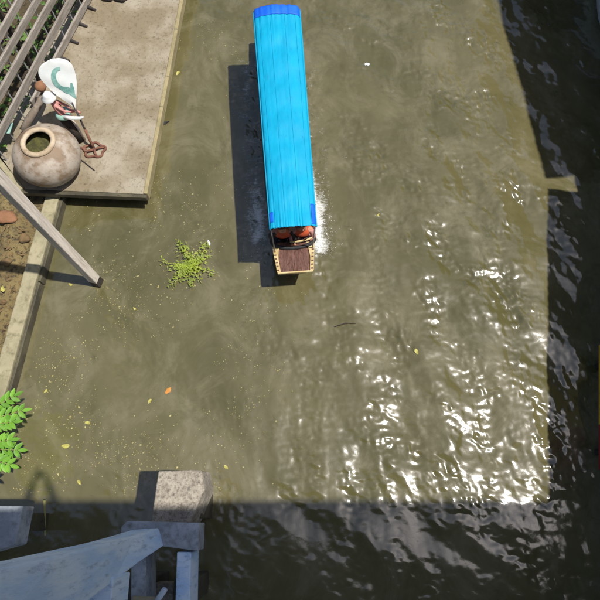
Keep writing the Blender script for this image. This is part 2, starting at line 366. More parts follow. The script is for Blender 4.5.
def floater(name, px, py, s, mt, label, cat='leaf', z=None, group=None, wd=.6, yaw=None):
    p = at(px, py, 0); mb = MB(); n = 10; zz = (wz(p.x, p.y) + .012) if z is None else z
    yaw = random.uniform(0, 6) if yaw is None else yaw
    top = [];
    for i in range(n):
        t = 2 * math.pi * i / n; r = 1 if i else 1.35
        top.append(Vector((math.cos(t) * s / 2 * r, math.sin(t) * s / 2 * wd * (1 + .2 * math.sin(3 * t + px)), .008 * math.sin(2 * t + py))))
    Mx = Matrix.Rotation(yaw, 3, 'Z'); top = [Mx @ v for v in top]
    vs = top + [v - Vector((0, 0, .004)) for v in top] + [Vector((0, 0, -.004)), Vector((0, 0, -.008))]
    fs = [(i, (i + 1) % n, 2 * n) for i in range(n)] + [(n + (i + 1) % n, n + i, 2 * n + 1) for i in range(n)] + [(i, n + i, n + (i + 1) % n, (i + 1) % n) for i in range(n)]
    mb.add(vs, fs); o = mb.build(name, mt, label=label, cat=cat, group=group); o.location = (p.x, p.y, zz); return o
floater('fallen_leaf', 8, 293, .11, M['yleaf'], 'yellow leaf lying on the mud left of the concrete beam', z=.2)

# ------------------------------------------------------------------ retaining beam in the water
root = empty('retaining_beam', (beam_x(3.5) + .18, 3.5, 0), label='long mossy concrete beam holding back the mud left of the water', cat='beam')
mb = MB(); n = 26; pr = []
for i in range(n + 1):
    y = .9 + (5.95 - .9) * i / n; x0 = beam_x(y); wb = .26
    j = .012 * mn.noise(Vector((y * 3, 0, 1))); k_ = .012 * mn.noise(Vector((y * 3, 5, 1)))
    pr += [(x0 + j - root.location.x, y - 3.5, -.5), (x0 + j - root.location.x, y - 3.5, .26 + k_), (x0 + wb + k_ - root.location.x, y - 3.5, .26 + j), (x0 + wb + k_ - root.location.x, y - 3.5, -.5)]
mb.add(pr, [(i * 4 + a_, i * 4 + (a_ + 1) % 4, i * 4 + 4 + (a_ + 1) % 4, i * 4 + 4 + a_) for i in range(n) for a_ in range(4)] + [(0, 1, 2, 3), (n * 4 + 3, n * 4 + 2, n * 4 + 1, n * 4)])
mb.build('beam_body', M['beam'], root, bevel=.018)
mb = MB()
for (y0, y1) in ((1.2, 3.9), (3.92, 5.9)):
    mb = MB(); mb.prism([(beam_x(y0) + .262, y0, -.4), (beam_x(y1) + .262, y1, -.4), (beam_x(y1) + .262, y1, .2), (beam_x(y0) + .262, y0, .2)], (.05, 0, 0))
    o = mb.build('footing', M['fascia'], root, bevel=.01); o.location = (-root.location.x, -3.5, 0)

# ------------------------------------------------------------------ wooden post standing in the water
pb = at(98, 283, 0)
root = empty('wooden_post', (pb.x, pb.y, 0), label='tall weathered square wooden post standing in the water beside the beam', cat='post')
mb = MB(); n = 30; vs = []
for i in range(n + 1):
    z = -.8 + 6.3 * i / n; o = Vector((-.036 * z, .0, z)); s = .078
    for a_ in range(4):
        t = math.pi / 4 + a_ * math.pi / 2 + R(-15)
        rr = s * 1.41 * (1 + .05 * mn.noise(Vector((a_ * 3, z * 1.7, 2))))
        vs.append(o + Vector((math.cos(t) * rr, math.sin(t) * rr, 0)))
mb.add(vs, [(i * 4 + a_, i * 4 + (a_ + 1) % 4, i * 4 + 4 + (a_ + 1) % 4, i * 4 + 4 + a_) for i in range(n) for a_ in range(4)] + [(0, 1, 2, 3), (n * 4 + 3, n * 4 + 2, n * 4 + 1, n * 4)])
mb.build('shaft', M['woodv'], root, bevel=.012)
mb = MB(); vs = []
for z in (-.5, .2):
    for a_ in range(4):
        t = math.pi / 4 + a_ * math.pi / 2 + R(-15); vs.append(Vector((-.036 * z + math.cos(t) * .114, math.sin(t) * .114, z)))
mb.add(vs, [(a_, (a_ + 1) % 4, 4 + (a_ + 1) % 4, 4 + a_) for a_ in range(4)] + [(0, 1, 2, 3), (7, 6, 5, 4)])
mb.build('wet_foot', M['darkwood'], root, bevel=.01)

# ------------------------------------------------------------------ concrete dock
DZ = .45
fa = Vector((-5.193, 7.044, 0)); fb = Vector((-4.364, 9.981, 0)); fd = (fb - fa).normalized(); fn_ = Vector((fd.y, -fd.x, 0))
root = empty('concrete_dock', (-3.6, 8.0, 0), label='weathered tan concrete dock slab at the edge of the canal', cat='dock')
def rel(mbx, name, mt, **k):
    o = mbx.build(name, mt, root, **k); o.location = -root.location; return o
e0 = at(147, 194, DZ); e1 = at(183, 0, DZ); ed = (e1 - e0).normalized(); e1 = e0 + ed * 9.5
bl = at(24, 189, DZ); far_l = fb + fd * 5 + Vector((0, 0, DZ)); nr = fa - fd * .6 + Vector((0, 0, DZ))
# slab top as a gently uneven grid
mb = MB(); nu, nv = 40, 110
def lerp(a_, b_, t): return a_ + (b_ - a_) * t
tops = []
for j in range(nv + 1):
    t = (j / nv) ** 1.3
    rr_ = lerp(e0, e1, t) + Vector((-.07, 0, 0)) * 1
    ll = lerp(bl, bl + Vector((-.75, .95, 0)), min(1, t / .1)) if t < .1 else lerp(bl + Vector((-.75, .95, 0)), far_l - fn_ * .05, (t - .1) / .9)
    for i in range(nu + 1):
        p = lerp(ll, rr_, i / nu); p = Vector((p.x, p.y, DZ + .012 * mn.fractal(Vector((p.x * 1.5, p.y * 1.5, 0)), .9, 2, 4))); tops.append(p)
nT = len(tops); mb.v = [tuple(p) for p in tops] + [(p.x, p.y, DZ - .16) for p in tops]
W = nu + 1
mb.f = [(j * W + i, j * W + i + 1, (j + 1) * W + i + 1, (j + 1) * W + i) for j in range(nv) for i in range(nu)]
mb.f += [(i, i + nT, i + 1 + nT, i + 1) for i in range(nu)] + [(nv * W + i, nv * W + i + 1, nv * W + i + 1 + nT, nv * W + i + nT) for i in range(nu)]
for j in range(nv): mb.f += [(j * W, (j + 1) * W, (j + 1) * W + nT, j * W + nT), (j * W + nu, j * W + nu + nT, (j + 1) * W + nu + nT, (j + 1) * W + nu)]
mb.f.append((nT, nT + nv * W, nT + nv * W + nu, nT + nu))
o = rel(mb, 'slab', M['slab'], smooth=False)
# edge kerb along the water, in cast lengths
for i in range(5):
    a_ = e0 + ed * (i * 1.9 + .004); b_ = e0 + ed * (i * 1.9 + 1.896)
    rel(MB().bar(a_ + Vector((-.03, 0, -.09)), b_ + Vector((-.03, 0, -.09)), .075, .215), 'edge_kerb', M['kerb'], bevel=.014)
# front lip and dark fascia
fr = (e0 - bl).normalized(); nf = Vector((fr.y, -fr.x, 0))
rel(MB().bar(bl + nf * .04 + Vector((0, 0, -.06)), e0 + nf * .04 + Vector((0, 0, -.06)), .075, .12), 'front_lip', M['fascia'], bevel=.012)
sidep = bl + Vector((-1.05, 1.15, 0))
rel(MB().bar(bl + nf * .03 + Vector((-.02, 0, -.03)), sidep + Vector((0, 0, -.03)), .10, .16), 'side_lip', M['beam'], bevel=.012)
for t, s_ in ((.12, .1), (.55, .1), (.93, .1)):
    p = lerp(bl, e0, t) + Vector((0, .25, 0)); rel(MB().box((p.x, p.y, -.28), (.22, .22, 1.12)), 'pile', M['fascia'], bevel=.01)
for t in (.2, .4, .6, .8):
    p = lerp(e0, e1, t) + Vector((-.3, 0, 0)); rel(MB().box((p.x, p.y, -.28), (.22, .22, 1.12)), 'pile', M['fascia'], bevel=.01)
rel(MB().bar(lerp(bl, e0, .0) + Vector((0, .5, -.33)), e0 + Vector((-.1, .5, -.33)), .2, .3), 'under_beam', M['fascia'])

# ------------------------------------------------------------------ slatted fence on the back edge of the dock
root = empty('slat_fence', (fa.x, fa.y, DZ), label='weathered fence of wide horizontal boards and wires along the dock', cat='fence')
def relf(mbx, name, mt, **k):
    o = mbx.build(name, mt, root, **k); o.location = -root.location; return o
ang = math.atan2(fd.y, fd.x)
for k_, (z, hh, s0, s1, dn) in enumerate([(.56, .17, .35, 6, .0), (1.0, .17, -1.5, 6, .01), (1.41, .165, -1.7, 6, -.01), (1.76, .14, -1.9, 6, .015), (2.1, .15, -2, 6, 0)]):
    c_ = fa + fd * ((s0 + s1) / 2) + fn_ * (.02 + dn); c_.z = z
    o = MB().box((0, 0, 0), (s1 - s0, .045, hh)).build('board', M['wood'], root, bevel=.006)
    o.location = c_ - root.location; o.rotation_euler = (R(random.uniform(-3, 3)), R([.4, -.3, .2, .6, -.5][k_]), ang)
for s_ in (-1.2, .9, 3.0, 5.1):
    p = fa + fd * s_ - fn_ * .06; relf(MB().bar((p.x, p.y, .0), (p.x, p.y, 2.35), .08, .08, (0, 1, 0)), 'post', M['darkwood'], bevel=.006)
for i in range(18):
    s_ = -1.6 + i * .40 + random.uniform(-.06, .06); p = fa + fd * s_ - fn_ * .015; p2 = p + fd * random.uniform(-.06, .06)
    relf(MB().tube([(p.x, p.y, .4), ((p.x + p2.x) / 2, (p.y + p2.y) / 2, 1.3), (p2.x, p2.y, 2.25)], .013, 6), 'wire', M['wire'])
for s_ in (1.15, 1.6, 2.05, 2.5, 2.95):      # dark iron feet reaching on to the slab
    p = fa + fd * s_; q_ = p + fn_ * .22 - fd * .03
    relf(MB().tube([(p.x, p.y, .49), (q_.x, q_.y, .475)], [.035, .022], 8), 'iron_foot', M['dmetal'])
# curved branch leaning at the end of the lowest board
bp_ = [at(23, 131, .6), at(30, 118, .7), at(38, 106, .8), at(44, 93, .85)]
MB().tube(bp_, [.07, .075, .065, .05], 10).build('bent_branch', M['branch'], smooth=True, label='bent grey branch leaning between the fence and the jar', cat='branch')

# undergrowth behind the fence
mb = MB()
for _ in range(2100):
    s_ = random.uniform(-2.4, 5.5); t_ = random.uniform(.12, 2.2); p = fa + fd * s_ - fn_ * t_
    dens = mn.noise(Vector((s_ * 1.1, t_ * 1.3, 5)))
    if dens < -.02: continue
    z = random.uniform(.25, .5 + 1.0 * max(0, dens + .1)); leafquad(mb, (p.x, p.y, z), random.uniform(.08, .18), random.uniform(.05, .09), random.uniform(0, 6.3), random.uniform(-.5, .5), random.uniform(-.5, .5))
mb.build('undergrowth', M['leafd'], label='green undergrowth showing through the gaps of the slat fence', cat='undergrowth', kind='stuff')
p0 = fa + fd * .5 - fn_ * .9
MB().box((0, 0, 0), (1.6, .9, .03), Matrix.Rotation(ang, 3, 'Z') @ Matrix.Rotation(R(12), 3, 'X')).build('fallen_sheet', M['dmetal'], bevel=.004, label='dark flat metal sheet lying behind the top fence boards', cat='metal sheet').location = (p0.x - .5, p0.y, .75)

# dark lumps at the far end of the dock
for px, sz, lb in ((109, .17, 'left one of two dark stones at the far end of dock'), (121, .2, 'right one of two dark stones at the far end of dock')):
    p = at(px, 0, DZ); chunk('dark_stone', (p.x, p.y + .02, DZ + .05), (sz * 1.5, sz, .16), M['dmetal'], px, label=lb, cat='stone', group='dark stones on the dock')

# ------------------------------------------------------------------ water jar
jc = Vector((-4.47, 6.03, DZ + .012))
root = empty('water_jar', jc, label='big squat clay water jar with a pale rim on the dock', cat='jar')
prof = [(0, 0), (.28, 0), (.31, .01), (.42, .09), (.52, .21), (.575, .36), (.585, .46), (.56, .58), (.50, .69), (.40, .775), (.31, .815), (.285, .83), (.255, .83), (.25, .80), (.30, .77), (.4, .7), (.5, .6), (.53, .45)]
MB().lathe(prof, 64, wob=.015).build('body', M['jar'], root, smooth=True)
prof = [(.255 + .045 * math.cos(t), .845 + .04 * math.sin(t)) for t in [2 * math.pi * i / 14 for i in range(15)]]
MB().lathe(prof, 64, wob=.01).build('rim', M['rim'], root, smooth=True)
mb = MB(); vs = [(0, 0, .70)]; n = 24
for i in range(1, 7):
    for k_ in range(n):
        t = 2 * math.pi * k_ / n; r_ = .42 * i / 6; vs.append((r_ * math.cos(t), r_ * math.sin(t), .66 + .05 * mn.noise(Vector((r_ * 9 * math.cos(t), r_ * 9 * math.sin(t), 1)))))
mb.add(vs, [(0, 1 + k_, 1 + (k_ + 1) % n) for k_ in range(n)] + [(1 + (i - 1) * n + k_, 1 + i * n + k_, 1 + i * n + (k_ + 1) % n, 1 + (i - 1) * n + (k_ + 1) % n) for i in range(1, 6) for k_ in range(n)])
mb.build('mossy_fill', M['moss'], root, smooth=True)

# ------------------------------------------------------------------ teardrop flag on a rusty stand
fb_ = at(95, 151, DZ); root = empty('teardrop_flag', (fb_.x, fb_.y, DZ), label='white teardrop flag with green curved emblem on a thin pole', cat='flag')
tipw = at(52, 59, 2.0); lean = tipw - Vector((fb_.x, fb_.y, DZ)); FL = lean.length; lean.normalize()      # leans back towards the fence
fu = Vector((-lean.y, lean.x, 0)).normalized() * -1; fu = fu if fu.x > 0 else -fu; fnm = fu.cross(lean).normalized()
def fl(u, v, dn=0): return lean * v + fu * u + fnm * dn
MB().tube([fl(0, .02), fl(0, .55), fl(0, .98)], [.020, .018, .016], 10).build('pole', M['dmetal'], root, smooth=True)
MB().tube([fl(0, .02), fl(0, .22), fl(0, .45)], [.026, .026, .024], 10).build('pole_sleeve', M['rust'], root, smooth=True)
V0, V1 = .84, FL
def halfw(t): return .285 * (math.sin(math.pi * min(1, t * .64 + .0)) ** 1.15 if t < .78 else math.sin(math.pi * .78 * .64) ** 1.15 * math.sqrt(max(0, 1 - ((t - .78) / .22) ** 2)))
mb = MB(); nt_, nw = 40, 14
def surf(t, a_, dn=0):
    hw = max(halfw(t), .012); u = a_ * hw - .03 * t
    rip = .012 * math.sin(a_ * 2.2 + t * 3) + .005 * math.sin(t * 14 + a_ * 3)
    return fl(u, V0 + (V1 - V0) * t, dn + rip)
vs = [surf(i / nt_, -1 + 2 * k_ / nw, s_) for s_ in (0, -.006) for i in range(nt_ + 1) for k_ in range(nw + 1)]
Wd = nw + 1; nn = (nt_ + 1) * Wd
fs = [(i * Wd + k_, i * Wd + k_ + 1, (i + 1) * Wd + k_ + 1, (i + 1) * Wd + k_) for i in range(nt_) for k_ in range(nw)]
fs += [tuple(nn + q_ for q_ in f[::-1]) for f in fs]
mb.add(vs, fs); panel = mb.build('flag_panel', M['white'], root, smooth=True)
# green emblem: open ring with a leaf tail
def strip(pts, wds, name):
    mb = MB(); vs = []
    for s_ in (.008, .003):
        for i, (u, t) in enumerate(pts):
            a0 = pts[max(i - 1, 0)]; a1 = pts[min(i + 1, len(pts) - 1)]; d_ = Vector((a1[0] - a0[0], (a1[1] - a0[1]) * .93)).normalized(); nrm = Vector((-d_.y, d_.x))
            for sg in (-1, 1):
                uu = u + nrm.x * sg * wds[i] / 2; tt = t + nrm.y * sg * wds[i] / 2 / .93
                vs.append(surf(tt, (uu + .03 * tt) / max(halfw(tt), .012), s_))
    m_ = len(pts); fs = [(2 * i, 2 * i + 1, 2 * i + 3, 2 * i + 2) for i in range(m_ - 1)]; fs += [tuple(2 * m_ + q_ for q_ in f[::-1]) for f in fs]
    mb.add(vs, fs); return mb.build(name, M['green'], panel, smooth=True)
pts = []; wds = []
for i in range(26):
    th = R(75 + i * 8.2); pts.append((.02 + .135 * math.cos(th), .62 + .135 * math.sin(th) * 1.3 / .93)); wds.append(.045 + .035 * math.sin(math.pi * (i + 2) / 27))
strip(pts, wds, 'emblem_ring')
strip([(-.06, .46), (.01, .40), (.07, .33), (.085, .20)], [.07, .12, .10, .02], 'emblem_leaf')
strip([(.125, .50), (.105, .42), (.085, .34)], [.03, .06, .07], 'emblem_tip')
# rusty flower-shaped stand
mb = MB(); n = 40
ring = [Vector(((.19 + .025 * math.sin(5 * t)) * math.cos(t) + .0, (.15 + .02 * math.sin(5 * t)) * math.sin(t), .03)) for t in [2 * math.pi * i / n for i in range(n)]]
mb.tube(ring, .022, 8, closed=True); mb.build('stand_ring', M['rust'], root, smooth=True)
for k_ in range(4):
    t = R(20 + 90 * k_); MB().tube([(0, 0, .05), (.09 * math.cos(t), .09 * math.sin(t), .06), (.185 * math.cos(t), .15 * math.sin(t), .035)], [.024, .02, .018], 8).build('stand_arm', M['rust'], root, smooth=True)
MB().tube([(-.16, .02, .03), (-.26, .05, .028), (-.36, .02, .03)], .02, 8).build('stand_tail', M['rust'], root, smooth=True)
a_ = at(81, 160, DZ); b_ = at(95, 171, DZ); MB().tube([(a_.x, a_.y, DZ + .03), (b_.x, b_.y, DZ + .02)], .008, 6).build('thin_stick', M['dmetal'], label='thin dark stick lying on the dock right of the jar', cat='stick')

# short stump with a small painted figurine behind the jar
sb = at(80, 140, DZ); root = empty('wooden_stump', (sb.x, sb.y, DZ), label='short dark slanted stump between the jar and the flag pole', cat='stump')
MB().tube([(0, 0, 0), (-.05, .05, .25), (-.13, .10, .52)], [.09, .085, .085], 12).build('trunk', M['darkwood'], root, smooth=True)
MB().tube([(.09, .0, 0), (.05, .06, .3), (-.02, .12, .56)], [.026, .024, .022], 8).build('side_stick', M['woodv'], root, smooth=True)
def skinned(name, joints, edges, mt, parent, root_i=0, sub=2):
    me = bpy.data.meshes.new(name); me.from_pydata([j[0] for j in joints], edges, []); me.update()
    o = bpy.data.objects.new(name, me); col.objects.link(o)
    o.modifiers.new('skin', 'SKIN').use_smooth_shade = True
    for i, v in enumerate(me.skin_vertices[0].data):
        r_ = joints[i][1]; v.radius = r_ if isinstance(r_, tuple) else (r_, r_); v.use_root = (i == root_i)
    s_ = o.modifiers.new('sub', 'SUBSURF'); s_.levels = sub; s_.render_levels = sub
    dg = bpy.context.evaluated_depsgraph_get(); ev = bpy.data.meshes.new_from_object(o.evaluated_get(dg)); ev.name = name
    o.modifiers.clear(); o.data = ev; ev.materials.clear(); ev.materials.append(mt)
    for p in ev.polygons: p.use_smooth = True
    o.parent = parent; return o
fg = Vector((sb.x - .13, sb.y + .12, DZ + .56)); root = empty('figurine', fg, label='small seated figurine in pink with a white cap on the stump', cat='figurine')
J = [((0, 0, .03), .07), ((-.03, .02, .16), .075), ((-.07, .04, .28), .07), ((-.08, .045, .35), .03), ((-.085, .045, .43), .07), ((-.085, .045, .49), .055),
     ((.02, -.03, .27), .028), ((.12, -.06, .20), .024), ((.22, -.05, .17), .018), ((.02, .09, .26), .028), ((.12, .08, .18), .024), ((.20, .03, .16), .018),
     ((.12, -.07, .04), .042), ((.24, -.09, .06), .032), ((.34, -.08, .02), .024), ((.12, .07, .04), .042), ((.24, .06, .06), .032), ((.33, .04, .02), .024)]
skinned('body', J, [(0, 1), (1, 2), (2, 3), (3, 4), (4, 5), (2, 6), (6, 7), (7, 8), (2, 9), (9, 10), (10, 11), (0, 12), (12, 13), (13, 14), (0, 15), (15, 16), (16, 17)], M['pinkcloth'], root)
MB().lathe([(.001, .56), (.05, .55), (.085, .51), (.095, .46), (.13, .44), (.125, .43), (.085, .44)], 20, (-.085, .045, 0), .06).build('cap', M['white'], root, smooth=True)
MB().lathe([(.09, .0), (.13, .02), (.14, .07), (.10, .11), (.07, .10)], 18, (.03, 0, 0), .15).build('skirt', M['teal'], root, smooth=True)
MB().tube([(.08, -.1, .10), (.2, -.13, .11), (.34, -.1, .07), (.40, -.06, .05)], [.03, .035, .03, .015], 8).build('sash', M['white'], root, smooth=True)
p = at(41, 87, 1.0)
MB().lathe([(.001, .1), (.06, .09), (.1, .05), (.105, 0), (.07, -.06), (.03, -.08)], 16, (0, 0, 0), .1).build('clay_ball', M['brick'], smooth=True, label='orange clay ball hung on the fence left of the flag', cat='ornament').location = (p.x, p.y, p.z)
p = at(6, 129, .8); MB().prism([(-.12, -.1, 0), (.1, -.12, .02), (.13, .1, .03), (-.08, .12, .02)], (0, 0, .015)).build('plastic_scrap', M['teal'], label='pale teal plastic scrap caught below the fence boards', cat='scrap').location = (p.x, p.y, p.z)

# ------------------------------------------------------------------ long canopied boat
boat = empty('canopy_boat', BOAT, BROT, label='long narrow wooden boat under a bright blue fabric canopy', cat='boat')
st = [(-.12, .295, .725, .60), (0, .305, .70, .42), (.25, .335, .635, .20), (.5, .36, .56, .02), (1.0, .395, .48, -.14), (1.8, .42, .44, -.2), (3.2, .43, .42, -.22), (4.6, .42, .44, -.2), (5.05, .40, .46, -.14), (5.4, .36, .5, .02)]
def hullmesh(th):
    mb = MB(); prs = []
    for y, hw, zs, zb in st:
        row = [(-hw, zs), (-hw * .93, lerp(zs, zb, .5)), (-hw * .62, zb + .04), (0, zb), (hw * .62, zb + .04), (hw * .93, lerp(zs, zb, .5)), (hw, zs)]
        inn = [(x * (1 - th / hw), z + (th if 0 < i < 6 else 0)) for i, (x, z) in enumerate(row)]
        prs.append([Vector((x, y, z)) for x, z in row + inn[::-1]])
    n = 14; vs = [v for r_ in prs for v in r_]
    mb.add(vs, [(i * n + k_, i * n + (k_ + 1) % n, (i + 1) * n + (k_ + 1) % n, (i + 1) * n + k_) for i in range(len(prs) - 1) for k_ in range(n)])
    for r0 in (0, (len(prs) - 1) * n): mb.f += [(r0 + 0, r0 + 1, r0 + 2, r0 + 3, r0 + 4, r0 + 5, r0 + 6)]
    return mb
hullmesh(.03).build('hull', M['hull'], boat)
def hz(y):
    for a_, b_ in zip(st, st[1:]):
        if a_[0] <= y <= b_[0]:
            t = (y - a_[0]) / (b_[0] - a_[0]); return lerp(a_[1], b_[1], t), lerp(a_[2], b_[2], t)
for sx in (-1, 1):
    pts = [Vector((sx * hz(y)[0] * .99, y, hz(y)[1] + .01)) for y in np.linspace(.5, 5.38, 24)]
    MB().tube(pts, .020, 8).build('gunwale', M['hull'], boat, smooth=True)
# bow deck
ys_ = list(np.linspace(-.13, .5, 10)); vs = []
for y in ys_:
    hw, zz = hz(max(y, -.12)); hw *= 1.0
    for k_ in range(7): vs.append((-hw + 2 * hw * k_ / 6, y, zz + .014 + .012 * (1 - (k_ / 3 - 1) ** 2)))
n0 = len(vs); vs += [(x, y, z - .03) for x, y, z in vs]
fs = [(j * 7 + i, j * 7 + i + 1, (j + 1) * 7 + i + 1, (j + 1) * 7 + i) for j in range(9) for i in range(6)]
fs += [tuple(n0 + q_ for q_ in f[::-1]) for f in fs] + [(i, n0 + i, n0 + i + 1, i + 1) for i in range(6)] + [(63 + i, 63 + i + 1, n0 + 63 + i + 1, n0 + 63 + i) for i in range(6)]
for j in range(9): fs += [(j * 7, (j + 1) * 7, n0 + (j + 1) * 7, n0 + j * 7), (j * 7 + 6, n0 + j * 7 + 6, n0 + (j + 1) * 7 + 6, (j + 1) * 7 + 6)]
deck = MB().add(vs, fs).build('bow_deck', M['deck'], boat)
for k_ in range(1, 5):       # plank seams standing slightly proud as battens
    x = -.2 + .08 * k_; MB().bar((x * .82, -.11, hz(-.11)[1] + .028), (x, .46, hz(.46)[1] + .028), .008, .006).build('seam_batten', M['hull'], deck)
for sx in (-1, 1):
    vs = []
    for y in np.linspace(-.125, .47, 8):
        hw, zz = hz(max(y, -.12)); inn = hw - .05 - .09 * max(0, (y - .1) / .4) ** 1.5
        for x in (inn, hw + .012):
            for dz_ in (.022, .036): vs.append((sx * x, y, zz + dz_ + .004))
    fs = []
    for j in range(7):
        for a_, b_ in ((0, 1), (1, 3), (3, 2), (2, 0)): fs.append((j * 4 + a_, j * 4 + b_, (j + 1) * 4 + b_, (j + 1) * 4 + a_))
    fs += [(0, 1, 3, 2), (28, 29, 31, 30)]
    tr = MB().add(vs, fs).build('trim_board', M['cream'], boat)
    for k_ in range(6):
        y = -.09 + k_ * .078; hw, zz = hz(y); MB().box((sx * (hw - .012), y, zz + .043), (.036, .024, .008)).build('trim_notch', M['hull'], tr)
MB().bar((-.30, -.135, .732), (.30, -.135, .732), .028, .05).build('bow_lip', M['cream'], boat, bevel=.006)
# inside: floor, benches, front rail, hoop
MB().box((0, 2.95, .02), (.66, 4.6, .03)).build('floor', M['inside'], boat)
for y in np.arange(.84, 5.0, .64):
    bn = MB().box((0, y, .34), (.74, .22, .03)).build('bench', M['inside'], boat, bevel=.006)
    MB().box((0, y, .37), (.66, .20, .035)).build('cushion', M['redseat'], bn, bevel=.01)
    MB().bar((-.33, y + .13, .62), (.33, y + .13, .62), .03, .16).build('backrest', M['hull'], bn, bevel=.006)
pts = [Vector((-.375 * math.cos(t), .52 - .17 * math.sin(t), .635 + .02 * math.sin(t))) for t in [math.pi * i / 20 for i in range(21)]]
MB().tube(pts, .034, 10).build('rubber_fender', M['rubber'], boat, smooth=True)
pts = [Vector((-.355 * math.cos(t), .56 - .10 * math.sin(t), .665)) for t in [math.pi * i / 20 for i in range(9, 21)]]
MB().tube(pts, .018, 8).build('wooden_hoop', M['cream'], boat, smooth=True)
# canopy
CY0, CY1, CZ = .28, 4.69, 1.57
def cw(s_): return lerp(.370, .430, s_)
def csurf(s_, a_, dz=0):
    y = lerp(CY0, CY1, s_); hw = cw(s_)
    if s_ < .05: y += .03 * (1 - a_ * a_) * (1 - s_ / .05) * -1 + .014 * mn.noise(Vector((a_ * 5, 0, 3))) * (1 - s_ / .05)
    crown = .09 * (1 - abs(a_) ** 2.4)
    sag = -.026 * math.sin(math.pi * ((s_ * 7) % 1)) ** 2 * (1 - a_ * a_) 
    fold = .011 * mn.noise(Vector((a_ * 7, s_ * 1.6, 9))) + .010 * mn.noise(Vector((a_ * 15, s_ * 2.5, 4)))
    fold *= .16 + 1.3 * math.exp(-s_ / .07) + 1.3 * math.exp(-(1 - s_) / .10)
    dimp = -.02 * math.exp(-((s_ - .80) / .03) ** 2 - ((a_ + .1) / .28) ** 2) + .008 * mn.noise(Vector((a_ * 3, s_ * 26, 7)))
    edge = -.05 * max(0, abs(a_) - .93) / .07
    return Vector((a_ * hw, y, CZ + crown + sag + fold + dimp + edge + dz))
def cpatch(s0, s1, a0, a1, ns, na, dz, name, mt, par):
    vs = [csurf(lerp(s0, s1, i / ns), lerp(a0, a1, k_ / na), d_) for d_ in (dz, dz - .006) for i in range(ns + 1) for k_ in range(na + 1)]
    Wd = na + 1; nn = (ns + 1) * Wd
    fs = [(i * Wd + k_, i * Wd + k_ + 1, (i + 1) * Wd + k_ + 1, (i + 1) * Wd + k_) for i in range(ns) for k_ in range(na)]
    fs += [tuple(nn + q_ for q_ in f[::-1]) for f in fs]
    fs += [(k_, nn + k_, nn + k_ + 1, k_ + 1) for k_ in range(na)] + [(ns * Wd + k_, ns * Wd + k_ + 1, nn + ns * Wd + k_ + 1, nn + ns * Wd + k_) for k_ in range(na)]
    for i in range(ns): fs += [(i * Wd, (i + 1) * Wd, nn + (i + 1) * Wd, nn + i * Wd), (i * Wd + na, nn + i * Wd + na, nn + (i + 1) * Wd + na, (i + 1) * Wd + na)]
    return MB().add(vs, fs).build(name, mt, par, smooth=True)
can = cpatch(0, 1, -1, 1, 150, 72, 0, 'canopy', M['canopy'], boat)
cpatch(.958, 1.004, -1.012, 1.012, 8, 40, .010, 'end_band', M['canopyb'], can)
cpatch(.022, .062, -1.01, -.80, 6, 8, .010, 'corner_patch', M['canopyb'], can)
cpatch(.006, .085, .80, 1.01, 10, 8, .010, 'corner_patch', M['canopyb'], can)
for k_ in range(8):
    s_ = k_ / 7 * .985 + .0075; y = lerp(CY0, CY1, s_)
    pts = [csurf(s_, a_, -.03) for a_ in np.linspace(-.96, .96, 13)]
    for p in pts: p.y = y + .02
    fr_ = MB().tube(pts, .012, 6).build('canopy_hoop', M['steel'], boat, smooth=True)
    for sx in (-1, 1):
        hw, zz = hz(y); e_ = pts[0] if sx < 0 else pts[-1]
        MB().tube([e_, (sx * (hw - .02), y + .02, zz)], .012, 6).build('canopy_post', M['steel'], fr_, smooth=True)
for sx in (-1, 1):   # rolled hem along each side
    MB().tube([csurf(s_, sx * .985, .004) for s_ in np.linspace(.0, 1, 60)], .013, 6).build('side_hem', M['canopy'], can, smooth=True)
for a_ in (-.74, -.30, .30, .76):   # stitched seams
    MB().tube([csurf(s_, a_ + .02 * mn.noise(Vector((s_ * 4, a_ * 9, 2))), .002) for s_ in np.linspace(.0, .957, 90)], .0045, 5).build('seam', M['canopy'], can, smooth=True)
# engine at the stern
eng = MB().box((0, 5.15, .6), (.28, .36, .22)).build('engine', M['dmetal'], boat, bevel=.03)
MB().tube([(0, 5.3, .55), (0, 5.6, .2), (0, 5.9, -.3)], [.03, .025, .02], 8).build('drive_shaft', M['steel'], eng, smooth=True)
MB().tube([(0, 5.0, .7), (-.1, 4.7, .78), (-.14, 4.5, .8)], .018, 8).build('tiller', M['steel'], eng, smooth=True)

